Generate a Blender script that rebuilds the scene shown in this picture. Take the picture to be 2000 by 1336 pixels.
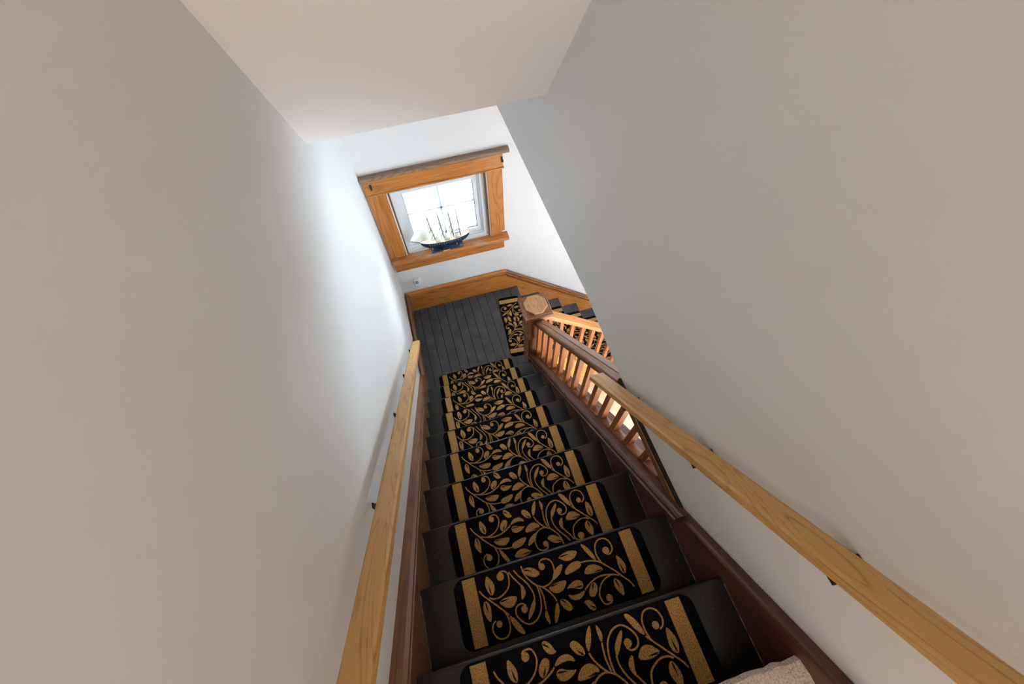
import bpy, math, random
from mathutils import Vector, Matrix

random.seed(7)
for _o in list(bpy.data.objects):
    bpy.data.objects.remove(_o)
scene = bpy.context.scene
COL = scene.collection

# ------------------------------------------------------------------ camera
cam_d = bpy.data.cameras.new('camera')
cam = bpy.data.objects.new('camera', cam_d)
COL.objects.link(cam)
cam_d.sensor_fit = 'HORIZONTAL'
cam_d.sensor_width = 36.0
cam_d.lens = 791.704 / 2000 * 36
cam_d.shift_x = (1000 - 973.224) / 2000
cam_d.shift_y = (684.430 - 668) / 2000
cam_d.clip_start = 0.02
cam_d.clip_end = 200
_r = Vector((0.96309289, -0.26493513, -0.04755477))
_d = Vector((-0.25225539, -0.82673742, -0.50286424))
_f = Vector((0.0939111, 0.49630092, -0.86305625))
cam.matrix_world = Matrix(((_r.x, -_d.x, -_f.x, 0.3409017), (_r.y, -_d.y, -_f.y, -1.5852005),
                           (_r.z, -_d.z, -_f.z, 3.3015017), (0, 0, 0, 1)))
scene.camera = cam

# ------------------------------------------------------------------ sky and daylight
world = bpy.data.worlds.new('sky')
scene.world = world
world.use_nodes = True
_bg = world.node_tree.nodes['Background']
_bg.inputs['Color'].default_value = (0.74, 0.87, 1.0, 1)
_bg.inputs['Strength'].default_value = 24.0


def area_light(name, loc, target, sx, sy, power, color):
    d = bpy.data.lights.new(name, 'AREA')
    d.shape = 'RECTANGLE'
    d.size, d.size_y, d.energy, d.color = sx, sy, power, color
    o = bpy.data.objects.new(name, d)
    COL.objects.link(o)
    o.location = loc
    o.rotation_euler = (Vector(target) - Vector(loc)).to_track_quat('-Z', 'Y').to_euler()
    return o


# daylight coming through the glass patio door in the side wall of the hall, downstairs
area_light('hall_daylight', (3.2, -2.2, 0.05), (0.2, 0.3, 0.9), 2.1, 1.9, 78, (0.75, 0.88, 1.0))

# added fill light in the unseen upper doorway, brightens the sloping ceiling
area_light('upper_fill_light', (0.47, -4.58, 3.15), (0.47, 0.0, 2.95), 0.74, 1.8, 22, (1.0, 0.90, 0.81))

vs = scene.view_settings
vs.view_transform = 'Standard'
vs.look = 'None'
vs.exposure = 0.92
vs.gamma = 1.0
vs.use_curve_mapping = False
scene.cycles.use_denoising = True
scene.cycles.max_bounces = 7
scene.cycles.diffuse_bounces = 5
scene.cycles.sample_clamp_indirect = 8

# ------------------------------------------------------------------ key dimensions (metres)
G, RI = 0.2145171, 0.2106253        # run and rise of the upper flight
SL = RI / G
TH = math.atan2(RI, G)
LG, LR = 0.2415, 0.195              # run and rise of the lower flight
LTH = math.atan2(LR, LG)
XL, XR = -0.03, 0.955               # wall faces left and right
SW = 0.92                           # clear stair width
YB = 1.03                           # back wall face
X0 = 1.095                          # landing edge above the lower flight
HALL = -5 * LR                      # hall floor level
UP = 10 * RI                        # upper floor level


def zn(y):
    return RI - SL * y


# ------------------------------------------------------------------ mesh helpers
class MB:
    def __init__(self):
        self.v, self.f, self.m = [], [], []

    def add(self, vs_, fs, mi=0):
        b = len(self.v)
        self.v += [tuple(p) for p in vs_]
        self.f += [tuple(b + i for i in q) for q in fs]
        self.m += [mi] * len(fs)
        return self

    def box(self, x0, x1, y0, y1, z0, z1, c=0.0, mi=0):
        if c <= 0:
            v = [(x, y, z) for z in (z0, z1) for y in (y0, y1) for x in (x0, x1)]
            return self.add(v, [(0, 2, 3, 1), (4, 5, 7, 6), (0, 1, 5, 4), (2, 6, 7, 3), (0, 4, 6, 2), (1, 3, 7, 5)], mi)
        v = []
        for z, k in ((z0, c), (z0 + c, 0), (z1 - c, 0), (z1, c)):
            for x, y in ((x0 + c, y0 + k), (x1 - c, y0 + k), (x1 - k, y0 + c), (x1 - k, y1 - c),
                         (x1 - c, y1 - k), (x0 + c, y1 - k), (x0 + k, y1 - c), (x0 + k, y0 + c)):
                v.append((x, y, z))
        f = [tuple(reversed(range(8))), tuple(range(24, 32))]
        for r in range(3):
            for i in range(8):
                j = (i + 1) % 8
                f.append((r * 8 + i, r * 8 + j, r * 8 + 8 + j, r * 8 + 8 + i))
        return self.add(v, f, mi)

    def loft(self, rings, cap=True, mi=0, closed=True):
        n = len(rings[0])
        v = [p for r in rings for p in r]
        f = []
        for k in range(len(rings) - 1):
            for i in range(n if closed else n - 1):
                j = (i + 1) % n
                f.append((k * n + i, k * n + j, (k + 1) * n + j, (k + 1) * n + i))
        if cap and closed:
            f.append(tuple(reversed(range(n))))
            f.append(tuple(range((len(rings) - 1) * n, len(rings) * n)))
        return self.add(v, f, mi)

    def prism_x(self, prof, x0, x1, mi=0):          # profile in (y, z)
        return self.loft([[(x0, a, b) for a, b in prof], [(x1, a, b) for a, b in prof]], mi=mi)

    def prism_y(self, prof, y0, y1, mi=0):          # profile in (x, z)
        return self.loft([[(a, y0, b) for a, b in prof], [(a, y1, b) for a, b in prof]], mi=mi)

    def prism_z(self, prof, z0, z1, mi=0):
        return self.loft([[(a, b, z0) for a, b in prof], [(a, b, z1) for a, b in prof]], mi=mi)

    def tube(self, pts, rad, n=8, mi=0):
        pts = [Vector(p) for p in pts]
        rads = rad if isinstance(rad, (list, tuple)) else [rad] * len(pts)
        rings = []
        for i, p in enumerate(pts):
            a = pts[max(i - 1, 0)]
            b = pts[min(i + 1, len(pts) - 1)]
            d = (b - a).normalized()
            u = d.orthogonal().normalized() if i == 0 else (u_prev - d * u_prev.dot(d)).normalized()
            u_prev = u
            w = d.cross(u)
            rings.append([tuple(p + (u * math.cos(t) + w * math.sin(t)) * rads[i])
                          for t in (2 * math.pi * k / n for k in range(n))])
        return self.loft(rings, mi=mi)

    def build(self, name, mats, parent=None, loc=None, rot=None, smooth=False):
        me = bpy.data.meshes.new(name)
        me.from_pydata(self.v, [], self.f)
        mats = mats if isinstance(mats, (list, tuple)) else [mats]
        for m in mats:
            me.materials.append(m)
        if len(mats) > 1:
            me.polygons.foreach_set('material_index', self.m)
        import bmesh
        bm = bmesh.new()
        bm.from_mesh(me)
        bmesh.ops.recalc_face_normals(bm, faces=bm.faces)
        bm.to_mesh(me)
        bm.free()
        if smooth:
            me.polygons.foreach_set('use_smooth', [True] * len(me.polygons))
            me.set_sharp_from_angle(angle=math.radians(38))
        me.update()
        return link(name, me, parent, loc, rot)


def link(name, me, parent=None, loc=None, rot=None):
    o = bpy.data.objects.new(name, me)
    COL.objects.link(o)
    if parent is not None:
        o.parent = parent
    if loc:
        o.location = loc
    if rot:
        o.rotation_euler = rot
    return o


def empty(name, loc=(0, 0, 0), rot=(0, 0, 0)):
    o = bpy.data.objects.new(name, None)
    COL.objects.link(o)
    o.location = loc
    o.rotation_euler = rot
    o.empty_display_size = 0.05
    return o


def tag(o, label, cat, group=None):
    o['label'] = label
    o['category'] = cat
    if group:
        o['group'] = group
    return o


def struct(o, label=None, cat=None):
    o['kind'] = 'structure'
    if label:
        o['label'] = label
    if cat:
        o['category'] = cat
    return o


def slope_sweep(mb, prof, ya, yb, mi=0):
    """profile (x, h) with h measured plumb above the nosing line of the upper flight;
    vertices in a frame rotated by -TH about X with its origin on the first nosing; plumb ends"""
    c, s = math.cos(TH), math.sin(TH)
    rings = []
    for yy in (ya, yb):
        rings.append([(x, (yy - h * c * s) / c, h * c) for x, h in prof])
    return mb.loft(rings, mi=mi)


SROT, SLOC = (-TH, 0, 0), (0, 0, RI)


def lower_sweep(mb, prof, xa, xb, mi=0):
    """profile (y, h) plumb above the lower nosing line, which starts at (X0, 0)"""
    c, s = math.cos(LTH), math.sin(LTH)
    rings = []
    for xx in (xa, xb):
        rings.append([((xx - X0 - h * c * s) / c, y, h * c) for y, h in prof])
    return mb.loft(rings, mi=mi)


LROT, LLOC = (0, LTH, 0), (X0, 0, 0)


# ------------------------------------------------------------------ materials
def new_mat(name):
    m = bpy.data.materials.new(name)
    m.use_nodes = True
    nt = m.node_tree
    return m, nt, nt.nodes['Principled BSDF']


def nd(nt, kind, **kw):
    n = nt.nodes.new(kind)
    for k, v in kw.items():
        if k in n.inputs.keys():
            n.inputs[k].default_value = v
        else:
            setattr(n, k, v)
    return n


def mapped(nt, scale, rand=True):
    tc = nd(nt, 'ShaderNodeTexCoord')
    mp = nd(nt, 'ShaderNodeMapping')
    mp.inputs['Scale'].default_value = scale
    nt.links.new(tc.outputs['Object'], mp.inputs['Vector'])
    if rand:
        oi = nd(nt, 'ShaderNodeObjectInfo')
        mul = nd(nt, 'ShaderNodeMath', operation='MULTIPLY')
        mul.inputs[1].default_value = 37.0
        nt.links.new(oi.outputs['Random'], mul.inputs[0])
        nt.links.new(mul.outputs[0], mp.inputs['Location'])
    return mp


def ramp(nt, stops):
    r = nd(nt, 'ShaderNodeValToRGB')
    el = r.color_ramp.elements
    while len(el) > len(stops):
        el.remove(el[-1])
    while len(el) < len(stops):
        el.new(0.5)
    for e, (p, c) in zip(el, stops):
        e.position = p
        e.color = (*c, 1)
    return r


def add_bump(nt, b, height, strength, dist):
    bp = nd(nt, 'ShaderNodeBump', Strength=strength, Distance=dist)
    nt.links.new(height, bp.inputs['Height'])
    nt.links.new(bp.outputs['Normal'], b.inputs['Normal'])


def mat_paint(name, col, rough=0.6, grain=0.02, scale=60):
    m, nt, b = new_mat(name)
    mp = mapped(nt, (1, 1, 1), False)
    n1 = nd(nt, 'ShaderNodeTexNoise', Scale=1.7, Detail=3)
    n2 = nd(nt, 'ShaderNodeTexNoise', Scale=scale, Detail=3)
    nt.links.new(mp.outputs[0], n1.inputs['Vector'])
    nt.links.new(mp.outputs[0], n2.inputs['Vector'])
    r = ramp(nt, [(0.3, tuple(c * (1 - grain) for c in col)), (0.7, col)])
    nt.links.new(n1.outputs['Fac'], r.inputs['Fac'])
    nt.links.new(r.outputs['Color'], b.inputs['Base Color'])
    b.inputs['Roughness'].default_value = rough
    add_bump(nt, b, n2.outputs['Fac'], 0.12, 0.002)
    return m


def mat_wood(name, dark, mid, light, axis='Y', rough=0.35, rings=22.0, scale=1.0, coat=0.0, wear=None, contrast=0.2):
    m, nt, b = new_mat(name)
    al, cr = 1.1 * scale, 8.0 * scale
    sc = {'X': (al, cr, cr), 'Y': (cr, al, cr), 'Z': (cr, cr, al)}[axis]
    mp = mapped(nt, sc)
    n = nd(nt, 'ShaderNodeTexNoise', Scale=1.0, Detail=1.5, Roughness=0.4, Distortion=0.5)
    nt.links.new(mp.outputs[0], n.inputs['Vector'])
    mu = nd(nt, 'ShaderNodeMath', operation='MULTIPLY')
    mu.inputs[1].default_value = rings * 4.0
    si = nd(nt, 'ShaderNodeMath', operation='SINE')
    nt.links.new(n.outputs['Fac'], mu.inputs[0])
    nt.links.new(mu.outputs[0], si.inputs[0])
    ab = nd(nt, 'ShaderNodeMath', operation='ABSOLUTE')
    nt.links.new(si.outputs[0], ab.inputs[0])
    pw = nd(nt, 'ShaderNodeMath', operation='POWER')
    nt.links.new(ab.outputs[0], pw.inputs[0])
    pw.inputs[1].default_value = 0.45
    fs = {'X': (5, 190, 190), 'Y': (190, 5, 190), 'Z': (190, 190, 5)}[axis]
    mp2 = mapped(nt, fs)
    n2 = nd(nt, 'ShaderNodeTexNoise', Scale=1.0, Detail=3.0)
    nt.links.new(mp2.outputs[0], n2.inputs['Vector'])
    ad = nd(nt, 'ShaderNodeMath', operation='MULTIPLY_ADD')
    nt.links.new(pw.outputs[0], ad.inputs[0])
    ad.inputs[1].default_value = contrast * 2
    nt.links.new(n2.outputs['Fac'], ad.inputs[2])
    r = ramp(nt, [(0.36, dark), (0.72, mid), (1.0, light)])
    nt.links.new(ad.outputs[0], r.inputs['Fac'])
    col = r.outputs['Color']
    if wear:
        mp3 = mapped(nt, (9, 22, 22), False)
        n3 = nd(nt, 'ShaderNodeTexNoise', Scale=1.0, Detail=4.0)
        nt.links.new(mp3.outputs[0], n3.inputs['Vector'])
        wr = ramp(nt, [(0.5, (0, 0, 0)), (0.64, (0.8, 0.8, 0.8))])
        nt.links.new(n3.outputs['Fac'], wr.inputs['Fac'])
        mx = nd(nt, 'ShaderNodeMix', data_type='RGBA')
        nt.links.new(wr.outputs['Color'], mx.inputs['Factor'])
        nt.links.new(col, mx.inputs['A'])
        mx.inputs['B'].default_value = (*wear, 1)
        col = mx.outputs['Result']
    nt.links.new(col, b.inputs['Base Color'])
    b.inputs['Roughness'].default_value = rough
    b.inputs['Coat Weight'].default_value = coat
    b.inputs['Coat Roughness'].default_value = 0.2
    add_bump(nt, b, n2.outputs['Fac'], 0.08, 0.001)
    return m


def mat_plain(name, col, rough=0.5, metal=0.0, noise=0.12, scale=40, spec=0.5):
    m, nt, b = new_mat(name)
    mp = mapped(nt, (1, 1, 1))
    n = nd(nt, 'ShaderNodeTexNoise', Scale=scale, Detail=3)
    nt.links.new(mp.outputs[0], n.inputs['Vector'])
    r = ramp(nt, [(0.3, tuple(c * (1 - noise) for c in col)), (0.7, tuple(min(1, c * (1 + noise)) for c in col))])
    nt.links.new(n.outputs['Fac'], r.inputs['Fac'])
    nt.links.new(r.outputs['Color'], b.inputs['Base Color'])
    b.inputs['Roughness'].default_value = rough
    b.inputs['Metallic'].default_value = metal
    b.inputs['Specular IOR Level'].default_value = spec
    return m


def mat_pile(name, col, dark, scale=420, sheen=0.0):
    m, nt, b = new_mat(name)
    mp = mapped(nt, (1, 1, 1), False)
    n = nd(nt, 'ShaderNodeTexNoise', Scale=scale, Detail=2)
    nt.links.new(mp.outputs[0], n.inputs['Vector'])
    r = ramp(nt, [(0.3, dark), (0.62, col)])
    nt.links.new(n.outputs['Fac'], r.inputs['Fac'])
    nt.links.new(r.outputs['Color'], b.inputs['Base Color'])
    b.inputs['Roughness'].default_value = 1.0
    b.inputs['Specular IOR Level'].default_value = 0.08
    b.inputs['Sheen Weight'].default_value = sheen
    add_bump(nt, b, n.outputs['Fac'], 0.6, 0.003)
    return m


def mat_black_paint(name, col, rough):
    m, nt, b = new_mat(name)
    mp = mapped(nt, (1, 1, 1), False)
    n = nd(nt, 'ShaderNodeTexNoise', Scale=9, Detail=5)
    sp = nd(nt, 'ShaderNodeTexNoise', Scale=85, Detail=2)
    for q in (n, sp):
        nt.links.new(mp.outputs[0], q.inputs['Vector'])
    r = ramp(nt, [(0.35, col), (0.7, tuple(c * 1.6 for c in col))])
    nt.links.new(n.outputs['Fac'], r.inputs['Fac'])
    dust = ramp(nt, [(0.765, (0, 0, 0)), (0.79, (1, 1, 1))])
    nt.links.new(sp.outputs['Fac'], dust.inputs['Fac'])
    mx = nd(nt, 'ShaderNodeMix', data_type='RGBA')
    nt.links.new(dust.outputs['Color'], mx.inputs['Factor'])
    nt.links.new(r.outputs['Color'], mx.inputs['A'])
    mx.inputs['B'].default_value = (0.35, 0.34, 0.32, 1)
    nt.links.new(mx.outputs['Result'], b.inputs['Base Color'])
    rr = nd(nt, 'ShaderNodeMapRange')
    rr.inputs['To Min'].default_value = rough * 0.8
    rr.inputs['To Max'].default_value = rough * 1.25
    nt.links.new(n.outputs['Fac'], rr.inputs['Value'])
    nt.links.new(rr.outputs['Result'], b.inputs['Roughness'])
    add_bump(nt, b, n.outputs['Fac'], 0.05, 0.004)
    return m


def mat_glass(name):
    m, nt, b = new_mat(name)
    nt.nodes.remove(b)
    tr = nd(nt, 'ShaderNodeBsdfTransparent')
    tr.inputs['Color'].default_value = (0.97, 0.99, 0.985, 1)
    gl = nd(nt, 'ShaderNodeBsdfGlossy', Roughness=0.02)
    fr = nd(nt, 'ShaderNodeFresnel', IOR=1.45)
    mx = nd(nt, 'ShaderNodeMixShader')
    nt.links.new(fr.outputs[0], mx.inputs[0])
    nt.links.new(tr.outputs[0], mx.inputs[1])
    nt.links.new(gl.outputs[0], mx.inputs[2])
    nt.links.new(mx.outputs[0], nt.nodes['Material Output'].inputs['Surface'])
    return m


def mat_emit(name, col, strength):
    m, nt, b = new_mat(name)
    b.inputs['Base Color'].default_value = (*col, 1)
    b.inputs['Emission Color'].default_value = (*col, 1)
    b.inputs['Emission Strength'].default_value = strength
    return m


def mat_cloth(name, col):
    m, nt, b = new_mat(name)
    b.inputs['Base Color'].default_value = (*col, 1)
    b.inputs['Roughness'].default_value = 0.9
    tl = nd(nt, 'ShaderNodeBsdfTranslucent')
    mp = mapped(nt, (1, 1, 1))
    n = nd(nt, 'ShaderNodeTexNoise', Scale=120, Detail=2)
    nt.links.new(mp.outputs[0], n.inputs['Vector'])
    r = ramp(nt, [(0.3, tuple(c * 0.92 for c in col)), (0.7, col)])
    nt.links.new(n.outputs['Fac'], r.inputs['Fac'])
    nt.links.new(r.outputs['Color'], tl.inputs['Color'])
    nt.links.new(r.outputs['Color'], b.inputs['Base Color'])
    mx = nd(nt, 'ShaderNodeMixShader')
    mx.inputs[0].default_value = 0.65
    nt.links.new(b.outputs[0], mx.inputs[1])
    nt.links.new(tl.outputs[0], mx.inputs[2])
    nt.links.new(mx.outputs[0], nt.nodes['Material Output'].inputs['Surface'])
    return m


M = {}
M['wall'] = mat_paint('wall_paint', (0.72, 0.717, 0.71), 0.65)
M['ceil'] = mat_paint('ceiling_paint', (0.91, 0.88, 0.86), 0.7)
M['oakY'] = mat_wood('light_oak', (0.24, 0.105, 0.024), (0.44, 0.225, 0.06), (0.54, 0.30, 0.095), 'Y', 0.4, rings=11, coat=0.06, contrast=0.34)
for _a in 'XYZ':
    M['honey' + _a] = mat_wood('honey_stained_wood_' + _a.lower(), (0.20, 0.062, 0.012), (0.36, 0.125, 0.022), (0.47, 0.18, 0.04), _a, 0.36, rings=7, coat=0.12)
    M['maho' + _a] = mat_wood('dark_red_stained_wood_' + _a.lower(), (0.032, 0.010, 0.006), (0.062, 0.019, 0.010), (0.09, 0.03, 0.016), _a, 0.42, rings=6, coat=0.04)
    M['walnut' + _a] = mat_wood('brown_stained_wood_' + _a.lower(), (0.075, 0.026, 0.009), (0.145, 0.053, 0.018), (0.20, 0.081, 0.031), _a, 0.34, rings=8, coat=0.12)
M['stool'] = mat_wood('worn_honey_wood', (0.20, 0.062, 0.012), (0.36, 0.125, 0.022), (0.47, 0.18, 0.04), 'X', 0.45, rings=7, wear=(0.36, 0.25, 0.18))
M['oakcap'] = mat_wood('tan_end_block_wood', (0.16, 0.07, 0.026), (0.29, 0.145, 0.06), (0.38, 0.20, 0.09), 'Y', 0.35, rings=9, scale=2.0, coat=0.15, contrast=0.26)
M['balus'] = mat_wood('orange_stained_baluster_wood', (0.10, 0.025, 0.005), (0.22, 0.06, 0.010), (0.29, 0.09, 0.018), 'Z', 0.5, rings=6)
M['cap'] = mat_wood('weathered_brown_wood', (0.10, 0.055, 0.03), (0.17, 0.10, 0.06), (0.26, 0.17, 0.11), 'X', 0.5, rings=14)
M['black'] = mat_black_paint('black_stair_paint', (0.0062, 0.0056, 0.0052), 0.3)
M['charcoal'] = mat_black_paint('charcoal_floor_paint', (0.048, 0.051, 0.060), 0.32)
M['scuff'] = mat_plain('scuffed_paint_line', (0.17, 0.15, 0.13), 0.6, noise=0.9, scale=60)
M['mat'] = mat_pile('black_mat_pile', (0.006, 0.006, 0.008), (0.003, 0.003, 0.004), 500)
M['gold'] = mat_pile('gold_mat_pile', (0.50, 0.29, 0.10), (0.20, 0.105, 0.032), 300)
M['carpet'] = mat_pile('beige_carpet_pile', (0.62, 0.53, 0.45), (0.34, 0.28, 0.23), 260)
M['white'] = mat_plain('white_vinyl', (0.68, 0.70, 0.73), 0.35, noise=0.02)
M['gasket'] = mat_plain('dark_grey_gasket', (0.06, 0.065, 0.08), 0.5)
M['glass'] = mat_glass('window_glass')
M['iron'] = mat_plain('dark_bronze_metal', (0.05, 0.04, 0.035), 0.4, 0.9)
M['hallfloor'] = mat_wood('pale_hall_boards', (0.46, 0.24, 0.13), (0.60, 0.35, 0.21), (0.68, 0.43, 0.28), 'Y', 0.3, rings=14, coat=0.2)
M['plate'] = mat_plain('white_plastic', (0.78, 0.78, 0.76), 0.4, noise=0.03)
M['grey'] = mat_plain('grey_translucent_plastic', (0.28, 0.29, 0.33), 0.25)
M['navy'] = mat_plain('navy_hull_paint', (0.012, 0.03, 0.062), 0.3)
M['deck'] = mat_wood('pale_deck_wood', (0.45, 0.28, 0.16), (0.62, 0.42, 0.27), (0.72, 0.52, 0.36), 'X', 0.5, rings=20, scale=4)
M['spar'] = mat_wood('dark_spar_wood', (0.05, 0.028, 0.018), (0.09, 0.05, 0.03), (0.15, 0.09, 0.05), 'Z', 0.5, rings=10, scale=5)
M['sail'] = mat_cloth('cream_sail_cloth', (0.92, 0.90, 0.85))
M['rope'] = mat_plain('pale_rigging_cord', (0.50, 0.45, 0.38), 0.9)
M['brass'] = mat_plain('polished_brass', (0.85, 0.66, 0.34), 0.3, 0.7)
STROKES = [
    ([(-260,55),(-251,40),(-234,21),(-215,1),(-196,-20),(-180,-38)], None),
    ([(-232,27),(-220,20),(-200,18),(-179,25),(-161,38),(-153,57),(-152,77),(-161,89),(-176,91),(-186,84)], (-179,77,13)),
    ([(-192,-25),(-186,-42),(-184,-61),(-188,-79),(-200,-93),(-220,-95),(-236,-85),(-243,-66),(-238,-50),(-226,-42)], (-218,-54,10)),
    ([(-148,83),(-138,64),(-124,43),(-120,36)], None),
    ([(-130,84),(-118,63),(-101,41),(-90,21),(-84,1),(-84,-18)], None),
    ([(-101,89),(-98,66),(-91,49),(-77,30),(-66,17),(-64,-1),(-64,-17),(-68,-39),(-77,-58),(-94,-74),(-112,-80),(-128,-78),(-145,-64),(-156,-45),(-154,-29),(-144,-20),(-128,-19),(-118,-29)], (-126,-36,11)),
    ([(-68,20),(-49,10),(-32,9),(-15,15),(1,30),(8,52),(6,73),(-6,86),(-22,89),(-34,84),(-39,74)], (-31,68,11)),
    ([(-58,10),(-54,-12),(-54,-33),(-57,-56)], None),
    ([(-49,10),(-33,-7),(-20,-27),(-14,-43)], None),
    ([(251,-72),(243,-54),(224,-31),(208,-11),(190,7),(176,21),(163,31),(141,39),(122,43),(102,44)], None),
    ([(172,25),(165,49),(167,71),(176,87),(190,95),(209,94),(222,83),(227,65),(223,51),(210,42),(200,46)], (202,56,12)),
    ([(216,-27),(194,-19),(165,-13),(140,-14),(117,-21),(99,-30),(88,-38)], None),
    ([(190,-19),(166,-24),(147,-36),(134,-53),(129,-70),(134,-88),(143,-95),(158,-94),(166,-88)], (158,-80,11)),
]
LEAVES = [
    ([(-120,40),(-111,31),(-106,11),(-115,-3),(-128,-10),(-124,8),(-120,23)], -1),
    ([(-83,-14),(-86,-36),(-102,-56),(-122,-71),(-120,-59),(-106,-37),(-91,-20)], -1),
    ([(-56,-54),(-53,-73),(-55,-102),(-64,-86),(-66,-69)], -1),
    ([(-13,-42),(-12,-64),(-21,-85),(-40,-105),(-38,-87),(-27,-60)], -1),
    ([(-226,93),(-212,76),(-205,57),(-209,39),(-222,28),(-232,43),(-237,64),(-232,80)], 4),
    ([(-248,23),(-234,9),(-234,-13),(-242,-45),(-254,-30),(-260,-8),(-257,11)], 0),
    ([(-204,5),(-184,12),(-163,13),(-138,6),(-148,-11),(-163,-21),(-184,-17),(-196,-5)], 0),
    ([(-180,-38),(-163,-53),(-151,-74),(-140,-100),(-150,-102),(-163,-90),(-174,-71),(-180,-52)], -1),
    ([(-101,78),(-76,79),(-56,69),(-41,50),(-60,42),(-80,50),(-96,63)], 0),
    ([(-28,2),(-12,7),(9,9),(38,8),(29,-9),(13,-20),(-5,-23),(-19,-15),(-26,-7)], 0),
    ([(31,79),(55,88),(77,90),(107,82),(91,65),(73,59),(53,62),(41,72)], 0),
    ([(122,101),(138,90),(149,71),(157,53),(158,31),(145,48),(134,66),(126,84)], -1),
    ([(104,43),(98,30),(70,24),(38,20),(43,36),(62,49),(84,53),(98,51)], -1),
    ([(42,58),(32,39),(17,26),(-9,15),(-4,32),(10,47),(26,56)], -1),
    ([(172,4),(158,0),(136,1),(102,5),(110,20),(124,29),(146,27),(165,15)], 0),
    ([(229,34),(241,21),(249,3),(248,-12),(237,-31),(226,-16),(225,1),(227,18)], 4),
    ([(196,-30),(210,-40),(216,-61),(209,-90),(196,-76),(188,-55),(190,-41)], 0),
    ([(29,-18),(48,-6),(70,-1),(86,-8),(89,-25),(74,-32),(56,-23),(41,-19)], 4),
    ([(27,-34),(44,-42),(64,-42),(89,-37),(79,-50),(64,-58),(44,-57),(32,-48)], -1),
    ([(124,-22),(133,-32),(130,-48),(114,-64),(101,-63),(96,-54),(103,-38),(115,-27)], 0),
    ([(-3,-39),(16,-46),(26,-58),(33,-75),(17,-82),(5,-72),(-5,-56)], 0),
    ([(70,-67),(90,-66),(102,-79),(106,-98),(95,-102),(82,-91),(76,-78)], 3),
]

# ------------------------------------------------------------------ the shell of the place
struct(MB().box(XL - 0.1, XL, -5.4, YB + 0.15, -1.1, 4.6).build('wall_left', M['wall']),
       'long off-white wall on the left of the stairwell', 'wall')

_wr = [(-5.4, 4.6), (YB, 4.6), (YB, 1.888), (-0.578, 1.845), (-0.985, 1.782), (-1.57, 1.767), (-1.64, 1.80), (-2.0, 2.04), (-5.4, 2.04)]
struct(MB().prism_x(_wr, XR, XR + 0.075).build('wall_right', M['wall']),
       'off-white wall on the right, ending in the air above the banister', 'wall')

# back wall with the window opening
WX0, WX1, WZ0, WZ1 = 0.12, 0.87, 0.755, 1.40
wb = MB()
wb.box(XL - 0.1, WX0, YB, YB + 0.15, -1.1, 2.6)
wb.box(WX0, WX1, YB, YB + 0.15, -1.1, WZ0)
wb.box(WX0, WX1, YB, YB + 0.15, WZ1, 2.6)
wb.box(WX1, 3.4, YB, YB + 0.15, -1.1, 2.6)
struct(wb.build('wall_back', M['wall']), 'bright off-white wall around the landing window', 'wall')

# sloped ceiling, low ceiling over the landing, upper ceiling
CE_Y, CE_Z, CE_S = 0.07, 2.374, 1.275
_yt = CE_Y - (4.5 - CE_Z) / CE_S
cl = MB()
cl.prism_x([(CE_Y, CE_Z), (YB, CE_Z), (YB, CE_Z + 0.12), (CE_Y + 0.05, CE_Z + 0.12), (_yt + 0.05, 4.62), (-4.6, 4.62), (-4.6, 4.5), (_yt, 4.5)],
           XL, XR)
struct(cl.build('ceiling', M['ceil']), 'steep sloping ceiling that drops towards the landing', 'ceiling')
rw = MB()
rw.box(XL, 0.08, -4.7, -4.6, 2.0, 4.6)
rw.box(0.86, XR, -4.7, -4.6, 2.0, 4.6)
rw.box(0.08, 0.86, -4.7, -4.6, 4.14, 4.6)
struct(rw.build('wall_rear', M['wall']), 'off-white wall with an added doorway at the end of the upper hallway', 'wall')
dr = struct(empty('door_1', (0.47, -4.62, UP)), 'unseen doorway in honey stained casing, added around the fill light behind the viewer', 'doorway')  # doorway added out of view to frame the ceiling's fill light
for _x in (-0.43, 0.43):
    MB().box(_x - 0.04, _x + 0.04, -0.09, 0.03, 0, 2.04).build('jamb', M['honeyZ'], dr)
MB().box(-0.47, 0.47, -0.09, 0.03, 2.04, 2.12).build('head', M['honeyX'], dr)
struct(MB().box(XL, XR, -5.4, -5.3, 2.0, 4.6).build('wall_upper_room', M['wall']), 'off-white wall of the room behind the upper hallway', 'wall')
struct(MB().box(XL, XR, -5.3, -4.6, 2.0, UP).build('floor_upper_room', M['carpet']), 'beige carpet of the room behind the upper hallway', 'floor')
struct(MB().box(XL, XR, -5.4, -4.7, 4.6, 4.7).build('ceiling_upper_room', M['ceil']), 'white ceiling of the room behind the upper hallway', 'ceiling')
# downstairs hall
struct(MB().box(0.9, 3.4, -5.1, YB, HALL - 0.08, HALL).build('floor_hall', M['hallfloor']), 'pale varnished wooden floor of the hall below', 'floor')
struct(MB().box(XR + 0.075, 3.4, -5.1, YB, 1.86, 1.98).build('ceiling_hall', M['ceil']), 'white ceiling of the hall below', 'ceiling')
struct(MB().box(0.93, 3.3, -5.1, -5.0, HALL, 1.86).build('wall_hall_front', M['wall']), 'off-white front wall of the hall below', 'wall')
fw = MB()
fw.box(3.3, 3.4, -5.1, -3.35, HALL, 1.86)
fw.box(3.3, 3.4, -1.05, YB, HALL, 1.86)
fw.box(3.3, 3.4, -3.35, -1.05, HALL + 2.1, 1.86)
struct(fw.build('wall_hall_side', M['wall']), 'off-white side wall of the hall below with a patio door', 'wall')
ent = struct(empty('door_2', (3.35, -2.2, HALL)), 'wide white framed glass patio door of the hall downstairs', 'door')
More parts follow.
